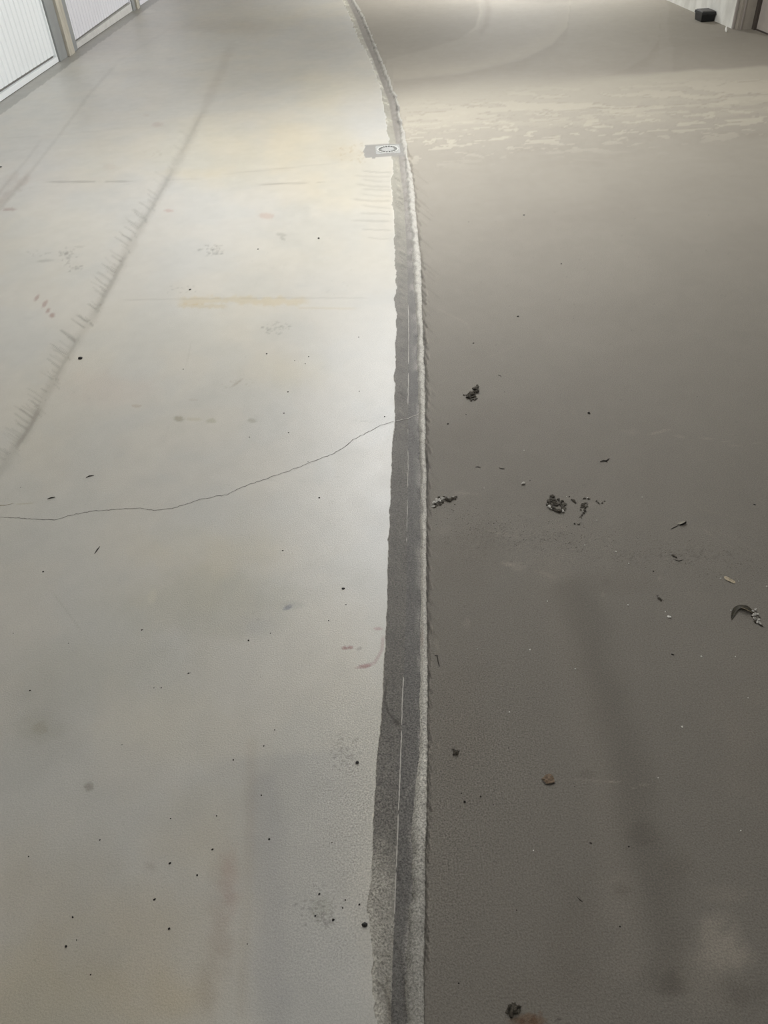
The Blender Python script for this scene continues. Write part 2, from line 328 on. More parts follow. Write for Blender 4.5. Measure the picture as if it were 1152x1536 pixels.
# --- right slab ------------------------------------------------------
dk = lambda v: (v, v*.99, v*.98)
stroke([(845,860),(880,950),(905,1030),(935,1130),(962,1240),(985,1330),(1005,1420),(1000,1500)], 44, dk(.80), .8, .95, rag=.25, side='R')
stroke([(820,820),(850,940),(875,1060),(900,1180),(920,1300),(915,1400)], 38, dk(1.10), .6, .95, rag=.3, side='R')
stroke([(930,1300),(945,1400),(940,1480)], 34, dk(1.12), .6, .95, rag=.3, side='R')
for x, y, rx, ry, v, a in [(1078,1420,40,52,1.26,1),(1060,1450,60,70,1.16,1),(1110,1490,50,30,.82,.9),(1115,1440,20,24,1.15,1),(1090,1340,40,16,1.12,.9),(1020,1300,30,22,.92,1),(1010,1475,26,24,.78,.9),(935,1335,16,14,.84,.9),(860,1400,50,90,.93,.9),(930,870,60,24,.94,.8),(700,830,60,60,.93,.8),
   (690,1080,50,140,.97,.9),(880,1160,14,8,.86,.8),(960,1250,26,22,.86,.9),(700,935,7,10,1.22,.7),(909,872,8,8,.85,.6),(1110,1100,50,120,1.04,.9),(820,1480,120,40,.96,.8)]:
    blob(x, y, rx, ry, dk(v), a, .8, 0, .45, side='R', seed=int(x) % 40, fr=1.7/min(rx, ry))
blob(792,1530,28,14,(.86,.68,.56),1,.6,0,.5,side='R'); blob(800,1532,7,12,(.72,.6,.52),.9,.6,0,.5,side='R'); blob(783,1532,5,7,(.75,.62,.6),.9,.6,0,.5,side='R'); blob(838,1529,5,2.6,DK2,.9,.5,-10,.3,side='R')
# pale scuffs
for x, y, rx, ry, a, rt in [(985,649,14,2.2,.7,-10),(1000,645,7,1.6,.8,0),(1020,655,12,1.8,.5,10),(1060,658,12,1.6,.6,5),(1100,668,14,1.6,.45,0),(1090,662,8,1.2,.5,0),(1135,665,10,1.2,.5,0),(945,648,16,5,.3,0),(1060,797,9,1.1,.9,35),(893,1171,58,.9,.7,3),(918,1173,9,1.5,.9,0),(965,1177,10,1.4,1,0),(950,1182,5,1,.8,0),
   (700,740,22,2,.4,5),(690,742,14,8,.3,0),(750,800,26,3,.5,14),(776,850,14,9,.55,15),(760,846,12,4,.6,10),(820,862,20,4,.4,20),(905,892,5,3,.6,0),(990,868,3,4,.7,-30),(855,748,10,1,.5,10),(880,757,22,4,.3,0),(668,795,14,8,.25,0),(835,790,20,6,.2,0),(692,1075,1.6,6,.7,10),(655,965,4,16,.5,-10),(658,1120,2,8,.6,-8)]:
    blob(x, y, rx, ry, (1.30,1.29,1.27), a, .6, rt, .55, side='R', seed=int(x*3+y) % 70)
cluster(840, 765, 200, 50, 60, 1.5, .35, DK2, 'R', 30); cluster(900, 830, 220, 24, 190, 1.6, .4, DK2, 'R', 31); cluster(1010, 832, 90, 10, 60, 2.0, .5, DK2, 'R', 32); cluster(760, 810, 110, 14, 90, 1.7, .42, DK2, 'R', 33)
cluster(860, 820, 200, 26, 110, 1.5, .5, (1.35,1.34,1.32), 'R', 34); cluster(800, 1080, 150, 180, 130, 1.4, .35, (1.3,1.3,1.28), 'R', 35); cluster(760, 1050, 130, 170, 110, 1.3, .4, DK2, 'R', 36)
cluster(900, 1000, 250, 300, 160, 1.2, .4, DK2, 'R', 37); cluster(1000, 1040, 150, 150, 80, 1.3, .4, (1.3,1.3,1.28), 'R', 38); cluster(720, 1340, 70, 150, 60, 2.0, .4, DK2, 'R', 39); cluster(700, 1200, 60, 240, 80, 1.6, .3, (1.28,1.27,1.25), 'R', 40)
cluster(900, 560, 250, 200, 50, 1.3, .4, DK2, 'R', 41); cluster(860, 380, 260, 80, 40, 1.2, .4, DK2, 'R', 42)
for pts, a in [([(1060,790),(1110,812),(1152,840)],.25),([(980,770),(1060,800),(1152,850)],.2),([(640,585),(720,540),(800,510)],.15),([(650,460),(700,485),(710,510)],.3),([(1040,760),(1152,790)],.25)]:
    stroke(pts, 1.2, LT, a*1.5, .9, side='R')
# fine oblique drag marks beside the ridge
for k in range(120):
    y = rs.uniform(225, 980); x = float(np.interp(y, [g[0] for g in G], [g[4] for g in G]))+rs.uniform(0, 6)
    L = rs.uniform(6, 26)*(1.2 if y < 500 else .8)
    stroke([(x, y), (x+L*.9, y+L*(.5+y/1400))], rs.uniform(.8, 1.5), DK if rs.random() < .75 else LT, rs.uniform(.15, .5), .9, side='R')
# ---- far right: pale band, darker corner above its rim, tyre arcs
iF = np.nonzero(right & (PY < 420) & (PY > -190))[0]; x = PX[iF]; y = PY[iF]; X = Xg[iF]; Y = Yg[iF]
yb = np.interp(x, [560, 620, 700, 900, 1152, 1600], [150, 140, 128, 116, 98, 70])      # upper rim of the pale band
yb = yb+3*fbm(x/40, x*0, 401, 3)
bw = np.interp(x, [780, 1000], [22, 3]); band = sstep(-1, 1, (y-yb)/bw)*(1-sstep(14, 110, y-yb))
blend(iF, band*.42, colr(186, 179, 163)[0], 'mix')
wx = X+.12*fbm(X*3, Y*3, 403, 3); wy = Y+.10*fbm(X*4+3, Y*4, 404, 3)
env = np.exp(-((y-yb-40)/26)**2)*sstep(0, 14, y-yb)
nn = fbm(wx*3.4-wy*.9, wy*8.5+wx*1.2, 405, 5); fillm = sstep(.0, .07, nn); edge = np.exp(-((nn-.0)/.035)**2)
blend(iF, fillm*env*.34*np.interp(x, [600, 820], [.45, 1]), colr(186, 178, 162)[0], 'mix'); blend(iF, edge*env*.6, (.80, .79, .77))
n2_ = fbm(wx*8+5, wy*15, 409, 4); env2 = np.exp(-((y-yb-78)/30)**2); e2_ = np.exp(-((n2_-.16)/.05)**2)
blend(iF, sstep(.16, .26, n2_)*env2*.4, colr(184, 176, 160)[0], 'mix'); blend(iF, e2_*env2*.35, (.84, .83, .82))
def below(pts):      # arc y as function of x
    p = sorted(pts); return np.interp(x, [q[0] for q in p], [q[1] for q in p], left=p[0][1]+30, right=p[-1][1]-900)
a1 = below([(579,90),(641,74),(687,60),(712,42),(719,20),(719.5,-30)])
m = (1-sstep(-3, 2, y-a1))*(y < 100); blend(iF, m*.8, (.88, .88, .88))
a2 = below([(590,122),(698,110),(783,90),(828,68),(851,42),(856,0)])
m = (1-sstep(-6, 1, y-a2))*sstep(-30, 0, y-a2); blend(iF, m*.8, (1.12, 1.11, 1.09)); m = sstep(-1, 1, y-a2)*(1-sstep(2, 22, y-a2)); blend(iF, m*.7, (.90, .895, .89))
a3 = below([(700,150),(896,116),(940,103),(970,85),(988,60),(992,40),(992,0)])
m = sstep(-1, 2, y-a3)*(1-sstep(2, 30, y-a3))*(y < yb); blend(iF, m*.7, (.91, .90, .89))
m = sstep(1004, 1010, x-(y-60)*.1+4*fbm(y/12, y*0, 431, 2))*(1-sstep(-2, 2, y-yb)); blend(iF, m*.7, (.90, .90, .89))
m = sstep(900, 1150, x)*(1-sstep(60, 100, y)); blend(iF, m*.4, (.92, .92, .92))
stroke([(700,-20),(716,0),(721,18),(716,40),(700,52)], 3, (1.14,1.13,1.12), .7, .8, side='R'); stroke([(728,-10),(733,15),(730,36),(716,56)], 6, (.86,.85,.85), .8, .9, side='R', rag=.3)
stroke([(760,-4),(820,1),(900,-6)], 5, (.8,.8,.8), .7, .9, side='R')
# dirty streaks on the mid right
i = np.nonzero(right & (PY > 200) & (PY < 760))[0]; tx = fbm(Xg[i]*1.2+Yg[i]*.7, Yg[i]*2.4-Xg[i]*.8, 441, 4); blend(i, np.clip(tx*1.6, 0, 1)*.6, (.93, .92, .92))
gy = [g[0] for g in G]; gx = lambda k, y: float(np.interp(y, gy, [g[k] for g in G]))
y = 222.
while y < 1440:      # torn teeth along the ridge's right flank, their shadow painted dark
    t = min(1, y/1000); x = gx(4, y); dx = rs.uniform(3, 8.5); dy = rs.uniform(4, 9)+t*rs.uniform(4, 20)
    stroke([(x-.5, y), (x+dx*.55, y+dy*.5), (x+dx, y+dy)], rs.uniform(1.3, 2.6), (.52, .51, .50) if y > 380 else (.72, .71, .70), rs.uniform(.5, 1), .6, rag=.3, seed=int(y))
    if rs.random() < .45 and y > 420: stroke([(x+dx*.7+2, y+dy*.2), (x+dx+2, y+dy*.9)], rs.uniform(.7, 1.3), (1.35, 1.34, 1.32), rs.uniform(.3, .9), .7)
    y += rs.uniform(5, 10)+t*4
y = 236.
while y < 640:       # scratches across the gutter's left flank
    a, b = gx(1, y), gx(2, y); x0 = a+rs.uniform(1, 8); stroke([(x0, y), (min(b-1, x0+rs.uniform(6, 14)), y+rs.uniform(2, 6))], rs.uniform(.9, 1.9), LT if rs.random() < .65 else DK, rs.uniform(.3, 1), .8)
    y += rs.uniform(2.5, 6)
y = 240.
while y < 900:       # dark nicks running across the ridge
    a, b = gx(3, y), gx(4, y); stroke([(a-rs.uniform(2, 8), y-rs.uniform(3, 8)), ((a+b)/2, y), (b+2, y+rs.uniform(3, 7))], rs.uniform(.9, 1.7), DK, rs.uniform(.3, .95), .8)
    y += rs.uniform(7, 16)
for k in range(260): # fine slanting texture on the near gutter floor
    y = rs.uniform(620, 1530); a, b = gx(1, y), gx(3, y); x0 = rs.uniform(a, b); L = rs.uniform(4, 16)
    stroke([(x0, y), (x0+L*.45, y+L)], rs.uniform(.7, 1.4), LT if rs.random() < .5 else DK, rs.uniform(.2, .8), .8)
# --- gutter marks ------------------------------------------------------
stroke([(583,1010),(579,1030),(577,1050),(582,1066),(592,1078),(598,1084)], 2.4, (.55,.54,.52), .9, .8)
stroke([(583,1012),(580,1030),(579,1048)], 1.8, LT, 1, .8, mode='mul'); blob(595,1080,6,7,(.55,.54,.5),.9,.7)
stroke([(618,1172),(611,1184),(606,1196)], 3, (1.6,1.6,1.58), .8, .8, rag=.5)
stroke([(586,1395),(590,1408),(600,1425),(606,1470),(608,1536)], 4, (.72,.70,.68), .7, .9, rag=.4); stroke([(557,1467),(575,1478),(582,1500),(586,1536)], 3.4, (.66,.64,.62), .8, .9, rag=.4)
stroke([(578,1455),(584,1500),(590,1536)], 4, (.75,.73,.7), .8, .9, rag=.4); stroke([(594,1300),(606,1340),(612,1360)], 3, (.75,.73,.72), .7, .9, rag=.4)
blob(596,1150,10,60,(1.08,1.08,1.1),.6,.9); blob(633,955,4,20,(.9,.8,.78),.6,.9)
# patch of grey screed round the drain
i = np.nonzero((Xg > -.03+.035*fbm(Yg*14, Xg*3, 451, 3)) & (Xg < np.minimum(e2, .25)) & (Yg > 5.40+.012*fbm(Xg*30, Yg*0, 453, 2)) & (Yg < 5.71))[0]
Zg[i] = -.001
col[i] = colr(126, 123, 118); rough[i] = .65
drx, dry = .135, 5.555
grit = np.where(left, .07, np.where(gut, .36, .19))*(1-.45*sstep(1.6, 4.5, Yg))
def gz(x, y, rx, ry, a):
    global grit
    d = np.hypot((PX-x)/rx, (PY-y)/ry); grit = grit+a*np.exp(-d**2*1.6)*(0.6+.8*vn(PX/14, PY/14, 501))
gz(545, 1200, 90, 190, .26); gz(560, 620, 60, 160, .10); gz(720, 1130, 130, 200, .16); gz(500, 1400, 120, 120, .10); gz(660, 1300, 60, 220, .10)  # stronger colour grain by the gutter, standing in for sparkle
col = np.clip(col, .01, .85)

def split_mesh(name, facemask, material, parent=None):
    ii = np.nonzero(facemask)[0]; r = ii//(nc-1); c = ii % (nc-1)
    q = np.stack([r*nc+c, r*nc+c+1, (r+1)*nc+c+1, (r+1)*nc+c], 1)
    used, inv = np.unique(q, return_inverse=True); inv = inv.reshape(-1)
    me = bpy.data.meshes.new(name); me.vertices.add(len(used))
    me.vertices.foreach_set('co', np.stack([Xg[used], Yg[used], Zg[used]], 1).astype(np.float32).ravel())
    me.loops.add(len(inv)); me.loops.foreach_set('vertex_index', inv.astype(np.int32))
    me.polygons.add(len(ii)); me.polygons.foreach_set('loop_start', np.arange(0, 4*len(ii), 4, dtype=np.int32))
    me.polygons.foreach_set('loop_total', np.full(len(ii), 4, np.int32))
    me.update(calc_edges=True)
    me.polygons.foreach_set('use_smooth', [True]*len(ii))
    a = me.color_attributes.new('tone', 'FLOAT_COLOR', 'POINT')
    a.data.foreach_set('color', np.concatenate([col[used], np.ones((len(used), 1))], 1).astype(np.float32).ravel())
    b = me.attributes.new('wear', 'FLOAT', 'POINT'); b.data.foreach_set('value', rough[used].astype(np.float32))
    q_ = me.attributes.new('grit', 'FLOAT', 'POINT'); q_.data.foreach_set('value', grit[used].astype(np.float32))
    me.materials.append(material)
    o = bpy.data.objects.new(name, me); C.objects.link(o)
    if parent: o.parent = parent
    return o
def slab_mat(name, spec, grain, bump, gs=270, coat=0):
    m = bpy.data.materials.new(name); m.use_nodes = True; nt = m.node_tree; N = nt.nodes; P = N['Principled BSDF']; lk = nt.links.new
    at = N.new('ShaderNodeAttribute'); at.attribute_name = 'tone'; aw = N.new('ShaderNodeAttribute'); aw.attribute_name = 'wear'
    g = N.new('ShaderNodeNewGeometry')
    n = N.new('ShaderNodeTexNoise'); n.inputs['Scale'].default_value = gs; n.inputs['Detail'].default_value = 3.5; n.inputs['Roughness'].default_value = .65; lk(g.outputs['Position'], n.inputs['Vector'])
    mr = N.new('ShaderNodeMapRange'); mr.clamp = False; mr.inputs['From Min'].default_value = .35; mr.inputs['From Max'].default_value = .65
    mr.inputs['To Min'].default_value = -1; mr.inputs['To Max'].default_value = 1; lk(n.outputs[0], mr.inputs[0])
    ag = N.new('ShaderNodeAttribute'); ag.attribute_name = 'grit'
    mg = N.new('ShaderNodeMath'); mg.operation = 'MULTIPLY_ADD'; lk(mr.outputs[0], mg.inputs[0]); lk(ag.outputs['Fac'], mg.inputs[1]); mg.inputs[2].default_value = 1
    vm = N.new('ShaderNodeVectorMath'); vm.operation = 'SCALE'; lk(at.outputs['Color'], vm.inputs[0]); lk(mg.outputs[0], vm.inputs['Scale'])
    lk(vm.outputs[0], P.inputs['Base Color'])
    n2 = N.new('ShaderNodeTexNoise'); n2.inputs['Scale'].default_value = 9; n2.inputs['Detail'].default_value = 8; lk(g.outputs['Position'], n2.inputs['Vector'])
    m2 = N.new('ShaderNodeMapRange'); m2.inputs['To Min'].default_value = -.08; m2.inputs['To Max'].default_value = .08; lk(n2.outputs[0], m2.inputs[0])
    ad = N.new('ShaderNodeMath'); ad.operation = 'ADD'; lk(aw.outputs['Fac'], ad.inputs[0]); lk(m2.outputs[0], ad.inputs[1]); lk(ad.outputs[0], P.inputs['Roughness'])
    P.inputs['Specular IOR Level'].default_value = spec
    b = N.new('ShaderNodeBump'); b.inputs['Strength'].default_value = bump; b.inputs['Distance'].default_value = .002; lk(n.outputs[0], b.inputs['Height']); lk(b.outputs[0], P.inputs['Normal'])
    return m
Mpale = slab_mat('pale_trowelled_concrete', .5, .06, .35)
Mdark = slab_mat('dusty_grey_coating', .22, .14, .6, 280)
Mgut = slab_mat('coarse_gutter_screed', .4, .22, .8, 250)
ic = np.arange((nr-1)*(nc-1)); r_ = ic//(nc-1); c_ = ic % (nc-1); v00 = r_*nc+c_
cx = (Xg[v00]+Xg[v00+1]+Xg[v00+nc]+Xg[v00+nc+1])/4; ce0 = (e0[v00]+e0[v00+nc])/2; ceT = (e3[v00]+e3[v00+nc])/2
inx = (np.abs(cx) < 9)
hole = (np.abs(cx-drx) < .060) & (np.abs((Yg[v00]+Yg[v00+nc])/2-dry) < .060)
floor = split_mesh('floor', (cx <= ce0) & inx & ~hole, Mpale); setp(floor, 'pale smooth concrete slab left of the gutter', None, None, 'structure')
right_slab = split_mesh('coated_slab', (cx > ceT) & inx, Mdark, floor); right_slab['label'] = 'darker dusty grey slab right of the gutter'
gutter_o = split_mesh('gutter', (cx > ce0) & (cx <= ceT) & inx & ~hole, Mgut, floor); gutter_o['label'] = 'shallow dark gutter strip with a pale mortar ridge'

# cracks and the gutter seam: thin ribbons lying in the surface
def ribbon(name, pts, wpx, material, parent, jitter=0, dz=.0004, seed=0, sub=4):
    r = random.Random(seed); P = []
    for (x0, y0), (x1, y1) in zip(pts[:-1], pts[1:]):
        n = max(1, int(math.hypot(x1-x0, y1-y0)/sub))
        for k in range(n):
            t = k/n; P.append((x0+(x1-x0)*t+r.uniform(-1, 1)*jitter, y0+(y1-y0)*t+r.uniform(-1, 1)*jitter))
    P.append(pts[-1]); W = [floor_pt(*p) for p in P]; V = []; Fc = []
    for k, (x, y) in enumerate(W):
        a = W[max(k-1, 0)]; b = W[min(k+1, len(W)-1)]; tx, ty = b[0]-a[0], b[1]-a[1]; L = math.hypot(tx, ty) or 1
        wd = wpx*scale_at(*P[k])*.5*r.uniform(.6, 1.3); 
        if k in (0, len(W)-1): wd *= .3
        z = zfloor(x, y)+dz; nx, ny = -ty/L*wd, tx/L*wd
        V += [(x+nx, y+ny, z), (x-nx, y-ny, z)]
        if k: Fc.append((2*k-2, 2*k-1, 2*k+1, 2*k))
    return link_mesh(name, V, Fc, material, parent)
Mcrack = mat('crack_shadow', (92, 88, 82), .9); Mseam = mat('pale_seam', (168, 163, 155), .7)
CR = [(-40,772),(0,776),(60,779),(82,780),(110,772),(135,767),(205,762),(232,766),(262,762),(300,749),(340,742),(365,730),(385,723),(420,711),(450,700),(475,690),(500,681),(520,668),(530,660),(548,650),(572,638),(590,632)]
ribbon('crack', CR, .9, Mcrack, floor, .8, seed=1)
ribbon('crack', [(-10,759),(8,758),(22,755)], 1.1, mat('ochre_crack', (120, 108, 84), .9), floor, .5, seed=2)
ribbon('crack', [(589,633),(604,627),(618,622),(632,617)], 1.2, Mseam, gutter_o, .5, dz=.001, seed=3)['label'] = 'pale continuation of the crack across the gutter'
for a, b, wd in [(455,548,.9),(556,606,1.0),(640,652,.8),(672,730,.8),(745,800,.9),(802,818,1.0),(868,876,1.2),(1012,1090,1.5),(1092,1215,2.0),(1218,1300,2.0),(1304,1375,1.8),(1380,1395,1.4)]:
    ys = np.arange(a, b, 8); xs = np.interp(ys, [g[0] for g in G], [g[2] for g in G])
    if len(ys) > 1: ribbon('seam', list(zip(xs, ys)), wd, Mseam, gutter_o, .25, dz=.0012, seed=a)

# ------------------------------------------------------------------ floor drain
def ring(r0, r1, z0, z1, n=48):
    V = []; Fc = []
    for k in range(n):
        a = 2*math.pi*k/n; c, s = math.cos(a), math.sin(a)
        V += [(r0*c, r0*s, z0), (r1*c, r1*s, z0), (r1*c, r1*s, z1), (r0*c, r0*s, z1)]
    for k in range(n):
        j = (k+1) % n
        for q in range(4): Fc.append((4*k+q, 4*j+q, 4*j+(q+1) % 4, 4*k+(q+1) % 4))
    return V, Fc
Msteel = mat('brushed_steel', (160, 160, 156), .6, 0, .3, .1, 60); Mblack = mat('drain_dark', (16, 16, 15), .9)
dr = bpy.data.objects.new('floor_drain', None); C.objects.link(dr); dr.location = (drx, dry, .001); dr.rotation_euler.x = math.radians(3.2)
setp(dr, 'small square steel floor drain with a round slotted grate in the gutter', 'drain')
# square frame with a round opening
V = []; Fc = []; n = 48; hs = .082
for k in range(n):
    a = 2*math.pi*(k+.5)/n; c, s = math.cos(a), math.sin(a); m = hs/max(abs(c), abs(s))
    V += [(c*.0725, s*.0725, .003), (c*m, s*m, .003), (c*m, s*m, -.006), (c*.0725, s*.0725, -.02)]
for k in range(n):
    j = (k+1) % n
    for q in range(4): Fc.append((4*k+q, 4*j+q, 4*j+(q+1) % 4, 4*k+(q+1) % 4))
link_mesh('frame', V, Fc, Msteel, dr)
V, Fc = ring(.0635, .0725, -.012, .0055); link_mesh('grate_rim', V, Fc, mat('grate_rim_steel', (176, 175, 170), .6, 0, .3), dr)
V = [(0, 0, .0055)]; Fc = []
for k in range(48):
    a = 2*math.pi*k/48; V += [(.041*math.cos(a), .041*math.sin(a), .005), (.041*math.cos(a), .041*math.sin(a), -.012)]
for k in range(48):
    j = (k+1) % 48; Fc += [(0, 1+2*k, 1+2*j), (1+2*k, 2+2*k, 2+2*j, 1+2*j)]
link_mesh('grate_plate', V, Fc, Msteel, dr)
V, Fc = ring(.038, .064, -.012, .0012); link_mesh('slot_shade', V, Fc, Mblack, dr)  # black ring in place of the shade deep in the slots
sp_me = None
for k in range(18):
    a = 2*math.pi*(k+.5)/18
    if sp_me is None:
        b = MB().box(.040, .065, -.0042, .0042, -.012, .0056).build('spoke', Msteel, dr); sp_me = b.data
    else:
        b = bpy.data.objects.new('spoke', sp_me); C.objects.link(b); b.parent = dr
    b.rotation_euler.z = a

# ------------------------------------------------------------------ walls, doors, ceiling
Mdoor = mat('white_ribbed_sheet', (238, 241, 242), .5); Mdoor2 = mat('white_lilac_sheet', (222, 221, 226), .5)
Mframe = mat('grey_steel_frame', (150, 152, 151), .5, .2, .5, .05, 8); Mpost = mat('beige_concrete_post', (192, 186, 172), .85, 0, .3, .12, 14, .3, 50, stretch=(1, 1, .4))
Mwall = mat('rough_white_wall', (232, 231, 224), .9, 0, .3, .14, 5, .4, 30, (206, 204, 196), (1, 1, .5)); Mgap = mat('dark_gap', (120, 118, 112), .8)
Mceil = mat('ceiling_paint', (205, 203, 196), .9, 0, .3, .05, 3); Mgw = mat('grey_door_paint', (168, 160, 152), .6, 0, .4, .05, 10, .1, 50)
Mbrown = mat('brown_grey_steel', (150, 143, 132), .6, 0, .4, .05, 12); Mdarkj = mat('dark_jamb', (66, 58, 52), .7); Mlite = mat('light_steel_edge', (150, 143, 136), .5)
XL = -3.285
wl = MB().box(XL-.30, XL-.10, -3, 30, -.05, CEIL).build('wall_left', Mwall); setp(wl, 'wall behind the row of garage doors', None, None, 'structure')
# posts between the doors
for i, (a, b, c, d) in enumerate([(9.66, 9.95, 10.15, 10.37), (13.36, 13.52, 13.68, 13.84), (6.35, 6.6, 6.8, 7.05-.0), (16.9, 17.1, 17.3, 17.5)]):
    p = MB().box(XL-.10, XL-.01, a, d, 0, CEIL).build('trim_%d' % (i+1), Mframe); setp(p, None, None, None, 'structure')
    p['label'] = ['grey steel and beige concrete pier between first and second garage door', 'pier between second and third garage door', 'pier left of the frame', 'pier beyond the third garage door'][i]
    MB().box(XL-.012, XL+.035, b, c, 0, CEIL).build('concrete_face', Mpost, p, bevel=.004)
    MB().box(XL-.012, XL+.008, a+.004, b-.002, 0, CEIL).build('frame_post', Mframe, p, bevel=.003)
    MB().box(XL-.012, XL+.008, c+.002, d-.004, 0, CEIL).build('frame_post', Mframe, p, bevel=.003)
def garage_door(name, y0, y1, zl, zr, m, label, sill_m):
    """ribbed leaf over a white bottom rail; the leaf's lower edge rises from zl to zr"""
    top = 2.3; V = []; Fc = []; pitch = .12; n = int((y1-y0-.05)/pitch)
    prof = []; yy = y0+.025; pit = (y1-y0-.05)/n
    for k in range(n):
        b = yy+k*pit; prof += [(b, 0), (b+.012, -.012), (b+.024, -.012), (b+.036, 0)]
    prof.append((y1-.025, 0))
    for y, dx in prof:
        zb = zl+(zr-zl)*(y-y0)/(y1-y0)+.022; V += [(XL-.03+dx, y, zb), (XL-.03+dx, y, top)]
    for k in range(len(prof)-1): Fc.append((2*k, 2*k+2, 2*k+3, 2*k+1))
    g = link_mesh(name, V, Fc, m); setp(g, label, None, None, 'structure')
    MB().prism([(y0, 0.004), (y1, 0.004), (y1, zr), (y0, zl)], XL-.07, XL-.008).build('bottom_rail', sill_m, g, bevel=.002)
    MB().prism([(y0+.02, zl), (y1-.02, zr), (y1-.02, zr+.03), (y0+.02, zl+.03)], XL-.06, XL-.045).build('shadow_gap', Mgap, g)
    MB().box(XL-.05, XL-.01, y1-.03, y1, zr, top).build('stile', m, g, bevel=.002); MB().box(XL-.05, XL-.01, y0, y0+.03, zl, top).build('stile', m, g, bevel=.002)
    MB().box(XL-.06, XL+.0, y0, y1, top, CEIL).build('lintel', Mframe, g)
    return g
zA = on_plane(0, 148.5, X=XL)[2]; zB = on_plane(112.9, 66.7, X=XL)[2]; zC = on_plane(203, 2, X=XL)[2]
garage_door('door_1', 7.06, 9.655, .055, .05, Mdoor, 'nearest white ribbed garage door at the left edge', Mdoor)
garage_door('door_2', 10.375, 13.355, max(zB, .03), max(zC, .1), Mdoor2, 'second white ribbed garage door with a wedge-shaped bottom panel', mat('offwhite_rail', (205, 203, 199), .6, 0, .4, .06, 14))
garage_door('door_3', 13.845, 16.895, .06, .06, Mdoor2, 'third white garage door, cut off by the top edge', Mdoor2)
# right side
XR = 3.79
p = MB().box(XR, XR+.4, 9.09, 30, -.05, CEIL).build('wall_right', Mwall); setp(p, 'rough whitish plaster wall at the top right', None, None, 'structure')
jm = MB().box(XR+.02, XR+.18, 8.99, 9.09, 0, 2.2).build('trim_5', Mbrown); setp(jm, 'brown-grey steel door frame at the end of the white wall', None, None, 'structure')
MB().box(XR-.004, XR+.018, 9.06, 9.088, 0, 2.2).build('frame_edge', Mlite, jm, bevel=.003); MB().box(XR+.045, XR+.062, 8.982, 8.992, 0, 2.2).build('frame_bead', Mlite, jm, bevel=.003)
MB().box(XR+.165, XR+.2, 8.93, 9.0, 0, 2.2).build('rubber_seal', Mdarkj, jm)
q = MB().box(XR+.19, XR+.25, 6.2, 8.935, .012, 2.2).build('door_4', Mgw); setp(q, 'grey door leaf at the right edge of the picture', None, None, 'structure')
MB().box(XR+.185, XR+.19, 6.2, 8.93, .0, .012).build('threshold', Mdarkj, q)
q = MB().box(XR+.25, XR+.4, -3, 9.09, -.05, CEIL).build('wall_right.001', Mwall); q['kind'] = 'structure'; q['label'] = 'wall behind the grey door'
q = MB().box(XR+.02, XR+.25, -3, 6.2, 0, CEIL).build('wall_right.002', Mwall); q['kind'] = 'structure'; q['label'] = 'white wall on the right, nearer than the grey door'
q = MB().box(XR, XR+.25, 6.2, 9.09, 2.2, CEIL).build('trim_6', Mwall); q['kind'] = 'structure'
q = MB().box(XL-.3, XR+.4, 30, 30.2, -.05, CEIL).build('wall_far', Mwall); q['kind'] = 'structure'
q = MB().box(XL-.3, XR+.4, -3.2, -3, -.05, CEIL).build('wall_near', Mwall); q['kind'] = 'structure'
q = MB().box(XL-.3, XR+.4, -3.2, 30.2, CEIL, CEIL+.2).build('ceiling', Mceil); q['kind'] = 'structure'
q = MB().box(XL-.3, XR+.4, -3.2, 30.2, -.10, -.016).build('floor.001', mat('plain_floor', (160, 156, 148), .6, 0, .4, .05, 4)); q['kind'] = 'structure'; q['label'] = 'concrete sub-floor under the slabs'
Mh = mat('lamp_housing', (225, 225, 222), .5)
for x, y, W in LAMPS:
    if not -3 < y < 29: continue
    o = MB().box(x-.09, x+.09, y-.75, y+.75, CEIL-.09, CEIL).build('ceiling_light', Mh, bevel=.01)
    setp(o, 'white tube lamp on the ceiling, %.1f metres along, %s' % (y, 'over the gutter' if abs(x) < 1 else 'added fill over the right lane' if x > 0 else 'added fill over the left lane'), 'lamp', 'tube lamps on the ceiling')

# ------------------------------------------------------------------ bait box and chip by the wall
Mbx = mat('black_plastic', (20, 21, 22), .45, 0, .5, .1, 30); Mlid = mat('grey_lid_top', (78, 76, 73), .6, 0, .4, .1, 30)  # lid top is a paler grey than the body
bx = bpy.data.objects.new('bait_box', None); C.objects.link(bx); bx.location = (3.705, 9.65, 0); setp(bx, 'small black lidded plastic box standing against the white wall', 'box')
def frustum(w0, l0, w1, l1, z0, z1): 
    V = [(-w0, -l0, z0), (w0, -l0, z0), (w0, l0, z0), (-w0, l0, z0), (-w1, -l1, z1), (w1, -l1, z1), (w1, l1, z1), (-w1, l1, z1)]
    m = MB(); m.v = V; m.f = [(0, 3, 2, 1), (4, 5, 6, 7), (0, 1, 5, 4), (1, 2, 6, 5), (2, 3, 7, 6), (3, 0, 4, 7)]; return m
frustum(.066, .10, .072, .108, 0, .066).build('body', Mbx, bx, bevel=.006)
frustum(.078, .118, .075, .112, .066, .092).build('lid', Mbx, bx, bevel=.005)
frustum(.068, .104, .064, .098, .092, .099).build('lid_top', Mlid, bx, bevel=.003)
MB().box(-.012, .012, -.124, -.117, .06, .08).build('latch', Mbx, bx, bevel=.002)
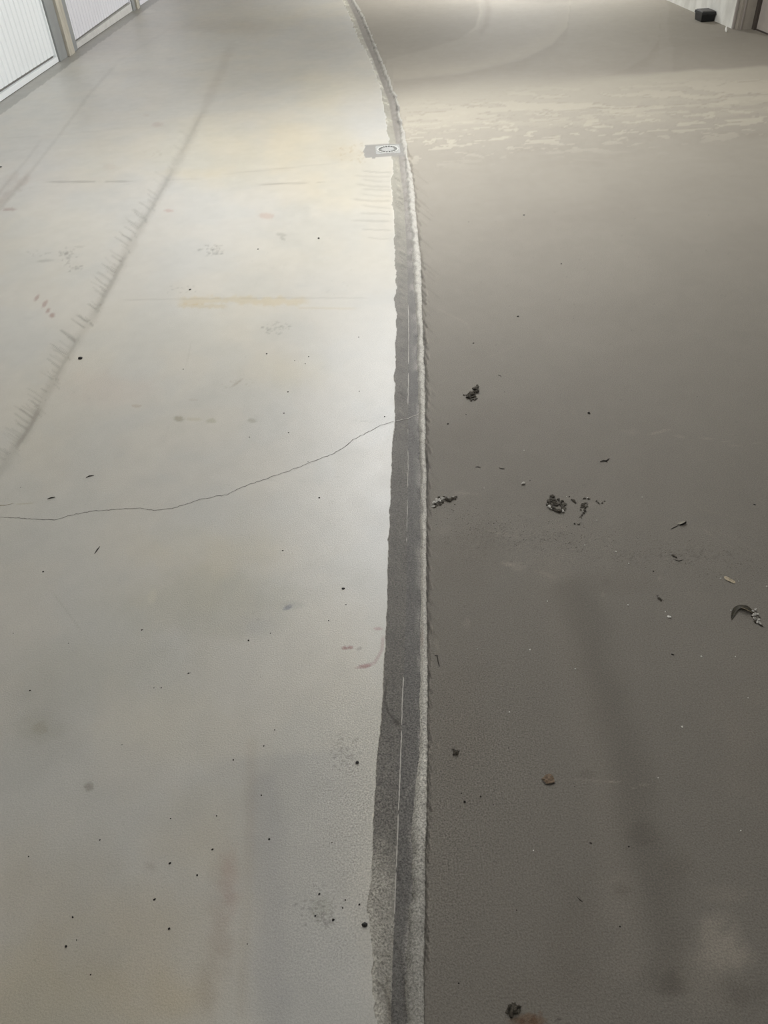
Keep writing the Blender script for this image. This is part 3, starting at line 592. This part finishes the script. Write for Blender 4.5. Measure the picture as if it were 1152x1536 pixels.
def rock(name, x, y, r, material, seed, flat=.6, rz=0, long=1.0, z=None):
    bm = bmesh.new(); bmesh.ops.create_icosphere(bm, subdivisions=1, radius=r); rr = random.Random(seed)
    for v in bm.verts:
        v.co *= rr.uniform(.65, 1.2); v.co.z *= flat; v.co.x *= long
    zb = min(v.co.z for v in bm.verts)
    for v in bm.verts: v.co.z -= zb
    me = bpy.data.meshes.new(name); bm.to_mesh(me); bm.free(); me.materials.append(material)
    o = bpy.data.objects.new(name, me); C.objects.link(o); o.location = (x, y, zfloor(x, y)-.0002 if z is None else z); o.rotation_euler.z = rz
    return o
Mwhite = mat('white_grit', (225, 222, 214), .6, 0, .5, .1, 300); Mcrumb = mat('dark_crumb', (44, 40, 36), .85, 0, .3, .25, 300)
CH = True
# ------------------------------------------------------------------ loose grit and crumbs
REG = {'L': [], 'R': [], 'W': []}
white = [(786,676,.8),(726,732,.6),(963,746,.8),(895,781,1.2),(877,818,1.0),(924,828,1.2),(943,846,1.1),(821,902,1.1),(942,908,1.4),(998,918,.9),(716,974,1.1),(795,975,1.3),(863,1004,1.3),(1052,985,1.4),(1103,985,.9),(1023,1091,1.5),
 (800,1276,1.3),(1111,1246,1.0),(764,1068,1.1),(987,1167,1.2),(1122,1047,.9),(850,745,.8),(1081,868,1.0),(1108,872,1.0),(1150,880,1.1),(1096,916,1.2)]
for k, (a, b, s) in enumerate(white):
    x, y = floor_pt(a, b); o = rock('grit', x, y, s*1.1*scale_at(a, b), Mwhite, k, .7); setp(o, 'tiny white grit grain lying loose on the dark slab', 'grit', 'white grit on the dark slab'); REG['W'].append((a, b, o))
x, y = floor_pt(785, 726); setp(rock('pebble', x, y, 2.8*scale_at(785, 726), mat('pale_pebble', (170, 166, 158), .7), 77, .6, .4, 1.4), 'small pale pebble on the dark slab above the large debris clump', 'pebble')
x, y = floor_pt(1004, 926); setp(rock('pebble', x, y, 2.2*scale_at(1004, 926), Mwhite, 78, .5, -.6, 1.8), 'oval white pebble sliver left of the curled leaf', 'pebble')
darkR = [(842,396,1.8,1),(777,475,2.2,1.3),(710,515,2,1.3),(757,588,.9,1),(883,620,3,1.3),(786,323,1.6,1.5),(699,622,1.3,1),(672,636,1.8,1.3),(795,721,1.4,1),(980,857,1.9,1.3),(697,1203,3,1.2),(1009,982,2,2),(692,1190,1.6,1),(740,1207,1.3,1),
 (775,1365,1.4,1.3),(886,1265,2,1.8),(943,1270,1.8,1.6),(930,1390,2,1.5),(721,1195,2.2,1),(688,1475,1.6,1.5),(854,745,1.4,2),(1132,757,1.5,2),(763,1122,1.2,1),(862,1180,1.4,1),(1000,645,.8,1),(860,478,.9,1),(1046,595,.9,1.2),(703,333,.9,1),(1063,323,1,1)]
for k, (a, b, s, l) in enumerate(darkR):
    x, y = floor_pt(a, b); o = rock('crumb', x, y, s*.72*scale_at(a, b), Mcrumb, 100+k, .5, random.uniform(-.6, .6), l); setp(o, 'small dark dirt crumb lying on the dark grey slab', 'crumb', 'dark crumbs on the dark slab'); REG['R'].append((a, b, o))
darkL = [(275,554,1.6),(538,506,1.6),(400,531,1.8),(463,535,1.3),(458,546,1.5),(442,541,1.1),(432,588,1.5),(539,587,1.3),(426,620,1.6),(433,649,1.4),(577,625,1.5),(374,656,1.3),(462,693,1.1),(31,731,1.4),(65,858,1.8),(424,826,1.5),(479,747,1.8),(519,907,1.3),(493,931,1.5),(406,950,1.6),
 (373,961,2.4),(213,945,1.8),(242,1032,1.6),(45,1036,1.8),(412,1095,1.8),(396,1119,1.8),(350,1140,1.8),(392,1193,1.9),(325,1224,1.6),(150,1260,1.8),(404,1259,2.1),(255,1295,2.3),(319,1274,2.6),(296,1313,2.3),(232,1349,2.2),(109,1376,2.6),(99,1420,2.9),(254,1393,2.5),(500,1380,3.4),(539,1357,2.4),
 (498,1264,1.4),(479,1341,2.4),(387,374,1.8),(478,358,2.4),(285,435,2),(1,251,2.6),(231,1032,1.2),(103,965,1.2),(283,1010,1.6),(20,950,1.1),(183,1117,1.2),(256,1228,1.6),(43,1285,1.8),(136,1462,1.8),(473,1374,2.2),(518,1350,1.8),(514,1362,1.8),(371,1416,1.4),(115,1410,1.6)]
for k, (a, b, s) in enumerate(darkL):
    x, y = floor_pt(a, b); o = rock('crumb', x, y, s*.72*scale_at(a, b), Mcrumb, 200+k, .5, random.uniform(-.9, .9), random.uniform(1, 1.5)); setp(o, 'small dark dirt crumb lying on the pale slab left of the gutter', 'crumb', 'dark crumbs on the pale slab'); REG['L'].append((a, b, o))
for (a, b, s, l, lab) in [(121,538,3,1.2,'round dark pellet just right of the hairy tyre line'),(547,1388,4.2,1.2,'largest black crumb on the pale slab, beside the near gutter edge'),(536,1144,2.8,1.2,'black crumb in the speckled patch beside the gutter'),(515,883,2.2,1.4,'black crumb above the red marks near the gutter'),
    (455,0,0,0,'')]:
    if s: x, y = floor_pt(a, b); setp(rock('crumb', x, y, s*scale_at(a, b), mat('black_pellet', (26, 24, 23), .7), int(a), .6, .3, l), lab, 'crumb')
LM_L = [(580,228,'steel floor drain'),(350,455,'ochre stain line'),(285,629,'brown oval footprint'),(432,911,'blue-grey smudge'),(133,1180,'round brown spot'),(535,980,'red marks by the gutter'),(520,1130,'speckled patch beside the gutter'),(480,1360,'pitted patch near the bottom'),(67,460,'row of reddish prints'),(330,1400,'reddish-brown patch at the bottom'),(318,375,'grey tread print')]
LM_R = [(708,590,'black leaf scrap'),(831,757,'larger litter clump'),(1115,915,'curled leaf'),(1095,870,'tan leaf strip'),(1022,785,'folded leaf scrap'),(823,1170,'brown leaf'),(684,1130,'black spidery tuft'),(770,1515,'crumpled scrap at the bottom'),(1075,1420,'pale patch at bottom right')]
def name_spots(items, marks, head):
    buckets = {}
    for a, b, o in items:
        d, mx, my, nm = min((math.hypot(a-p[0], b-p[1]), p[0], p[1], p[2]) for p in marks)
        side = ('left of' if a < mx else 'right of') if abs(a-mx) > abs(b-my) else ('above' if b < my else 'below')
        buckets.setdefault((nm, side), []).append((d, o))
    words = ['nearest', 'second nearest', 'third nearest', 'fourth nearest', 'fifth nearest', 'sixth nearest', 'seventh nearest', 'eighth nearest', 'ninth nearest', 'tenth nearest', 'eleventh nearest', 'twelfth nearest']
    for (nm, side), L in buckets.items():
        L.sort(key=lambda t: t[0])
        for k, (d, o) in enumerate(L):
            o['label'] = head+(', ' if len(L) == 1 else ', '+words[k]+' ')+side+' the '+nm
name_spots(REG['L'], LM_L, 'dark crumb on the pale slab'); name_spots(REG['R'], LM_R, 'dark crumb on the dark slab'); name_spots(REG['W'], LM_R, 'white grit grain')
# thin twigs and fibres
Mtwig = mat('dark_twig', (52, 46, 40), .8)
def tube(name, P3, r, material, parent=None, n=6):
    V = []; Fc = []; P3 = [Vector(p) for p in P3]
    for k, p in enumerate(P3):
        t = (P3[min(k+1, len(P3)-1)]-P3[max(k-1, 0)]).normalized(); a = t.cross(Vector((0, 0, 1))).normalized(); b = a.cross(t)
        rr = r*(.35 if k in (0, len(P3)-1) else 1)
        for q in range(n):
            an = 2*math.pi*q/n; V.append(p+a*rr*math.cos(an)+b*rr*math.sin(an))
    for k in range(len(P3)-1):
        for q in range(n): Fc.append((k*n+q, k*n+(q+1) % n, (k+1)*n+(q+1) % n, (k+1)*n+q))
    Fc += [tuple(range(n))[::-1], tuple(range((len(P3)-1)*n, len(P3)*n))]
    return link_mesh(name, V, Fc, material, parent, True)
x, y = floor_pt(1089, 49.5); ch = tube('pipe_stub', [(0, 0, 0), (.008, .03, .012), (.02, .075, .035)], .012, mat('white_plastic_tube', (224, 222, 214), .5), None, 10)
ch.location = (x, y, .009); setp(ch, 'little white plastic stub on the floor at the foot of the door frame', 'stub')
def twig(pts, wpx, lab, group=None, lift=0):
    s = scale_at(*pts[0]); r = wpx*s*.5; P = []
    for k, (a, b) in enumerate(pts):
        x, y = floor_pt(a, b); P.append((x, y, zfloor(x, y)+r*.8+(lift if 0 < k < len(pts)-1 else 0)))
    c = Vector(P[0]); o = tube('twig', [Vector(p)-c for p in P], r, Mtwig); o.location = c; setp(o, lab, 'twig', group)
twig([(129,717),(134,714.5),(141,713.5)], 1.8, 'dark twig splinter above the left end of the long crack'); twig([(71,749),(77,747),(83,746)], 1.8, 'dark twig splinter nearest the left end of the long crack')
twig([(142,831),(146,825),(150,820)], 1.8, 'upright dark splinter below the long crack'); twig([(281,1011),(286,1009)], 1.6, 'short dark splinter in the middle of the pale slab')
twig([(747,563),(752,565)], 1.8, 'short dark sliver up and right of the black leaf scrap'); twig([(713,701),(717,700.5),(721,701.5)], 1.3, 'thin curved fibre below the black leaf scrap, left one'); twig([(748,702),(753,703.5),(757,703.5)], 1.5, 'thin dark fibre below the black leaf scrap, right one')
twig([(900,693),(905,691.5),(909,692),(914,688)], 2.2, 'forked dark twig lying above the two debris clumps'); twig([(907,691),(911,694)], 1.4, 'short spur beside the forked dark twig'); twig([(866,1346),(870,1350),(874,1353)], 1.4, 'tiny thread on the near part of the dark slab')
twig([(652,984),(656,983),(657,992),(659,1000)], 1.6, 'bent black fibre beside the gutter ridge'); twig([(1012,840),(1018,842),(1024,840)], 1.6, 'dark twig in the grit line left of the tan leaf strip'); twig([(1006,786+8),(1012,791),(1018,788)], 1.4, 'thin stalk beside the folded leaf scrap')
# scattered fine grit along the water line (countless)
bm = bmesh.new(); rr = random.Random(12)
for k in range(900):
    t = rr.random(); a = 650+t*510; base = 768+t*88; b = base+rr.gauss(0, 16)+(8 if t < .5 else 0)
    x, y = floor_pt(a, b); s = scale_at(a, b)*rr.uniform(.25, .75)
    M = Matrix.Translation((x, y, zfloor(x, y)+s*.3))@Matrix.Diagonal((1.3, 1, .6, 1)); bmesh.ops.create_icosphere(bm, subdivisions=1, radius=s, matrix=M)
me = bpy.data.meshes.new('sand'); bm.to_mesh(me); bm.free(); me.materials.append(mat('sand_grain', (78, 73, 66), .9, 0, .3, .5, 400, vcol=(150, 146, 136)))
o = bpy.data.objects.new('sand', me); C.objects.link(o); setp(o, 'scatter of fine sand grains in an oblique line across the dark slab', 'sand', None, 'stuff')

# ------------------------------------------------------------------ debris clumps
def clump(name, spots, label, mats, cat='debris', fibres=0, rad=1.0):
    """spots: (px,py,r px, z layer, material index)"""
    c = spots[0]; cx_, cy_ = floor_pt(c[0], c[1]); root = bpy.data.objects.new(name, None); C.objects.link(root); root.location = (cx_, cy_, 0)
    setp(root, label, cat); rr = random.Random(int(c[0])); groups = {}
    for (a, b, r, z, mi) in spots:
        x, y = floor_pt(a, b); s = scale_at(a, b)*r
        bm = groups.setdefault(mi, bmesh.new())
        M = Matrix.Translation((x-cx_, y-cy_, s*(.35+z)))@Matrix.Rotation(rr.uniform(0, 3), 4, 'Z')@Matrix.Diagonal((rr.uniform(.8, 1.5), rr.uniform(.7, 1.1), rr.uniform(.3, .6), 1))
        vs_ = bmesh.ops.create_icosphere(bm, subdivisions=2, radius=s, matrix=M)['verts']
        ctr = M.translation
        for v in vs_:
            d = v.co-ctr; v.co = ctr+d*(1+1.1*mnoise.noise(v.co*(1.5/s))+.5*mnoise.noise(v.co*(4/s)))
    for mi, bm in groups.items():
        me = bpy.data.meshes.new('clods'); bm.to_mesh(me); bm.free(); me.materials.append(mats[mi][1])
        o = bpy.data.objects.new(mats[mi][0], me); C.objects.link(o); o.parent = root; o['kind'] = 'stuff'
    if fibres:
        V = []; allf = []
        for k in range(fibres):
            (a, b, r, z, mi) = rr.choice(spots); x, y = floor_pt(a, b); s = scale_at(a, b); an = rr.uniform(0, 6.28); L = rr.uniform(3, 7)*s
            p0 = Vector((x-cx_, y-cy_, s*rr.uniform(.5, 1.6)*r*.5)); p2 = p0+Vector((math.cos(an)*L, math.sin(an)*L, 0)); p2.z = s*.4; p1 = (p0+p2)/2+Vector((0, 0, s*1.2))
            q = tube('t', [p0, p1, p2], .35*s, Mtwig, None, 4); n0 = len(V); V += [v.co.copy() for v in q.data.vertices]; allf += [tuple(n0+i for i in f.vertices) for f in q.data.polygons]; bpy.data.objects.remove(q)
        f = link_mesh('fibres', V, allf, Mtwig, root); f['kind'] = 'stuff'
    return root
Mclod = mat('dark_organic', (48, 44, 38), .9, 0, .3, .4, 250, .4, 300, (82, 76, 67)); Mclod2 = mat('brown_grey_dirt', (98, 93, 84), .9, 0, .3, .3, 250, .4, 300); Mpale = mat('pale_crumbs', (198, 194, 186), .7, 0, .4, .3, 300, .3, 300)
MT = {0: ('dark_clod', Mclod), 1: ('dirt', Mclod2), 2: ('pale_crumb', Mpale)}
rr = random.Random(3)
S = [(708,592,4,.3,0),(703,596,3.4,.2,0),(713,586,4,.5,0),(715,583,2.6,.8,0),(716,589,2.6,.5,0),(706,590,2.6,.5,1),(710,596,2.8,0,0),(704,598,2.2,0,0),(716,580,1.4,1.4,0),(700,593,1.6,0,0),(696,593,1.4,0,0),(713,599,3,0,1),(710,590,2,.8,1),(707,601,2,0,1)]
clump('debris_clump', S, 'ragged black scrap of leaf litter right of the gutter', MT, fibres=8)
S = []
for k in range(46):
    an = rr.uniform(0, 6.28); q = rr.random()**.5; a = 831+15*q*math.cos(an)+2; b = 757+11*q*math.sin(an)+4*math.cos(an)*q
    S.append((a, b, rr.uniform(1.2, 2.8), rr.uniform(0, .4), 0 if rr.random() < .6 else 1))
S += [(824,762,2.2,1,2),(844,768,2.2,.6,2),(827,764,1.2,1,2)]; clump('debris_clump', S, 'larger brown-black clump of crumbly litter with two white grains', MT, fibres=16)
S = [(875,758,2.6,.2,0),(877,762,2.4,.2,0),(877,767,2.2,.2,0),(873,761,1.8,0,1),(880,760,2,.0,1),(876,770,2,0,0),(878,755,1.6,0,1),(873,773,1.3,0,0),(870,776,1,0,0),(861,752,2.2,.2,0),(858,750,1.6,0,0),(863,754.5,1.4,0,0),(876,748,1.8,0,0),(881,747,1.4,0,2),(883,749,1.6,0,0),(895,752,1.2,0,0),(898,755,1.4,0,0),(903,755,1.2,0,0),(907,752,1,0,0),(862,786,1.4,0,1),(868,787,1.3,0,0),(871,765,1.6,0,1)]
clump('debris_clump', S, 'thin straggling dark litter right of the larger clump', MT, fibres=14)
S = [(652,755,3,.2,2),(655,751,2.8,.4,2),(659,752,3,.6,2),(663,749,2.6,.4,2),(655,758,2.2,.0,1),(658,746,2,.0,1),(665,746,2,.0,1),(650,760,2,0,2),(669,750,2.6,.3,0),(674,751,2.6,.3,0),(678,749,2.4,.3,0),(682,748,2,.3,0),(684,746,1.6,.6,1),(664,754,2,.1,0),(659,757,2,.1,0),(679,747,1.6,.8,2),(672,748,1.4,.9,2),(652,761,1.6,0,0),(667,744,1.6,0,2),(682,757,1,0,0)]
clump('debris_clump', S, 'crusty grey-white and black debris touching the gutter ridge', MT, fibres=4)
S = [(684,1130,3,.3,0),(682,1127,1.8,.4,0),(687,1129,1.8,.2,0),(681,1131,1.4,0,0)]; clump('debris_clump', S, 'small black spidery tuft below the pale scratches, near the gutter', MT, fibres=14)
S = [(770,1515,6,.1,0),(764,1512,4,.2,0),(775,1511,4,.2,0),(767,1519,4,0,0),(777,1516,3.4,0,1),(770,1508,2,.4,0),(762,1517,3,0,1)]; clump('debris_clump', S, 'dark crumpled scrap at the bottom edge of the picture', MT, fibres=5)
S = [(1010,834,2,.2,0),(1006,832,1.5,0,2),(1014,836,1.4,0,0),(989,898,2.2,.1,1),(991,900,1.6,0,0),(988,896,1.2,.6,2)]; clump('debris_clump', S[:3], 'pinch of dark litter in the grit line', MT, fibres=3); clump('debris_clump', S[3:], 'tiny grey tuft of lint left of the curled leaf', MT, fibres=5)
S = [(1128,918,2.8,.3,2),(1133,915,2.2,.3,2),(1131,923,2.8,.3,2),(1136,922,2.4,.2,2),(1132,929,2.6,.2,2),(1138,930,2.4,.2,2),(1136,934,2.4,.1,2),(1140,936,2,.0,2),(1128,925,1.8,0,0),(1139,926,1.6,0,1),(1141,938,2,0,0),(1133,933,2,0,0)]
clump('grit_cluster', S, 'cluster of white crumbs at the right tip of the curled leaf', MT, 'grit')

# ------------------------------------------------------------------ leaves
def strip_leaf(name, outline, mat_, label, thick=.0008, veins=None):
    """outline rows: (left px, left py, left z, right px, right py, right z) along the leaf"""
    c = outline[0]; cx_, cy_ = floor_pt(c[0], c[1]); V = []
    for (a, b, z0, a2, b2, z1) in outline:
        x0, y0 = floor_pt(a, b, z0); x1, y1 = floor_pt(a2, b2, z1)
        xm, ym, zm = (x0+x1)/2, (y0+y1)/2, (z0+z1)/2-.0015
        V += [(x0-cx_, y0-cy_, z0), (xm-cx_, ym-cy_, max(zm, .0003)), (x1-cx_, y1-cy_, z1)]
    Fc = []
    for k in range(len(outline)-1):
        for q in range(2): Fc.append((3*k+q, 3*k+q+1, 3*k+q+4, 3*k+q+3))
    o = link_mesh(name, V, Fc, mat_, None, True); o.location = (cx_, cy_, 0)
    s = o.modifiers.new('thickness', 'SOLIDIFY'); s.thickness = thick; s.offset = 0
    sb = o.modifiers.new('smooth', 'SUBSURF'); sb.levels = 1; sb.render_levels = 2
    return setp(o, label, 'leaf')
Mleaf = mat('dark_olive_leaf', (56, 50, 32), .6, 0, .3, .4, 180, .2, 200, (30, 27, 20)); Mtan = mat('tan_dry_leaf', (186, 172, 146), .7, 0, .4, .25, 250, .2, 300); Mbl = mat('brown_leaf', (124, 104, 84), .75, 0, .4, .25, 220, .3, 300)
lf = strip_leaf('curled_leaf', [(1097.6,931,.0006,1098.2,930,.0006),(1096,924,.001,1101,926,.0012),(1097,918,.002,1104,920,.003),(1100,911,.003,1107,915,.004),(1105,908,.004,1109,914,.006),(1111,907,.004,1112,911,.011),(1116,907,.004,1118,913,.011),(1122,908.5,.004,1123,914,.010),(1127,913,.003,1127,918,.007),(1131,918,.0015,1130,922,.004),(1133.5,922,.0006,1132.5,923,.0008)], Mleaf, 'dark olive curled leaf arching on the floor near the right edge')
c0 = floor_pt(1097.6, 931)
mid = [(1111,911.2,.0112),(1116,912.6,.0118),(1121,915,.011),(1126,917.5,.009),(1129,920,.006)]
tube('pale_edge', [Vector((*floor_pt(a, b, z), z))-Vector((*c0, 0)) for a, b, z in mid], .0008, Mtan, lf)
strip_leaf('leaf_strip', [(1086,866,.001,1087,863.5,.001),(1086.5,868.5,.002,1090,864.5,.003),(1091,871,.002,1095,867,.003),(1096,873,.002,1099,869.5,.003),(1100,875,.0015,1103,871.5,.002),(1101.5,875,.0008,1103.5,873.5,.001)], Mtan, 'tan dry leaf strip on the dark slab above the curled leaf')
a = strip_leaf('folded_leaf', [(1015,785,.0008,1016,784,.001),(1019,787,.003,1021,782,.001),(1024,785.5,.007,1024,782,.0015),(1028.5,781.5,.010,1027,782,.003),(1029.5,781.5,.006,1029,782.5,.003)], mat('grey_olive_leaf', (118, 112, 98), .6), 'small folded leaf scrap, grey on one side and black on the other')
c1 = floor_pt(1015, 785)
k = strip_leaf('dark_fold', [(1019,788,.0006,1020,786.5,.005),(1023,788.5,.0006,1025,784.5,.007),(1027,786.5,.0006,1028.5,782.5,.009),(1029.5,784.5,.0006,1030,782,.007)], mat('black_leaf_side', (22, 20, 17), .6), 'x')
k.location = (floor_pt(1019, 788)[0]-c1[0], floor_pt(1019, 788)[1]-c1[1], 0); k.parent = a; del k['category']; k['label'] = 'black inner side of the folded leaf'
# brown leaf with stalk
cl_ = floor_pt(823, 1170); pts = [(812,1169),(816,1166),(819,1163),(822,1161.5),(826,1162),(829,1165),(831,1169),(832,1174),(826,1176),(820,1176.5),(817,1173)]
V = [(0, 0, .004)]+[(floor_pt(a, b)[0]-cl_[0], floor_pt(a, b)[1]-cl_[1], .0012+.002*((i*7) % 3)/2) for i, (a, b) in enumerate(pts)]
bl = link_mesh('brown_leaf', V, [(0, 1+i, 1+(i+1) % len(pts)) for i in range(len(pts))], Mbl, None, False); bl.location = (*cl_, 0)
bm = bmesh.new(); bm.from_mesh(bl.data); bmesh.ops.subdivide_edges(bm, edges=bm.edges[:], cuts=2, use_grid_fill=True)
for v in bm.verts: v.co.z += .0012*mnoise.noise(v.co*220)
bm.to_mesh(bl.data); bm.free(); sd = bl.modifiers.new('thickness', 'SOLIDIFY'); sd.thickness = .0006; setp(bl, 'small brown dry leaf at the left end of a pale scratch', 'leaf')
tube('stalk', [Vector((*floor_pt(a, b, .003), .003))-Vector((*cl_, 0)) for a, b in ((811, 1169), (818, 1169.5), (829, 1169.5))], .0005, Mtwig, bl)
tube('rim', [Vector((*floor_pt(a, b, .001), .001))-Vector((*cl_, 0)) for a, b in ((814, 1172), (818, 1176.5), (825, 1177), (830, 1175.5), (834, 1174.5))], .0006, Mtwig, bl)
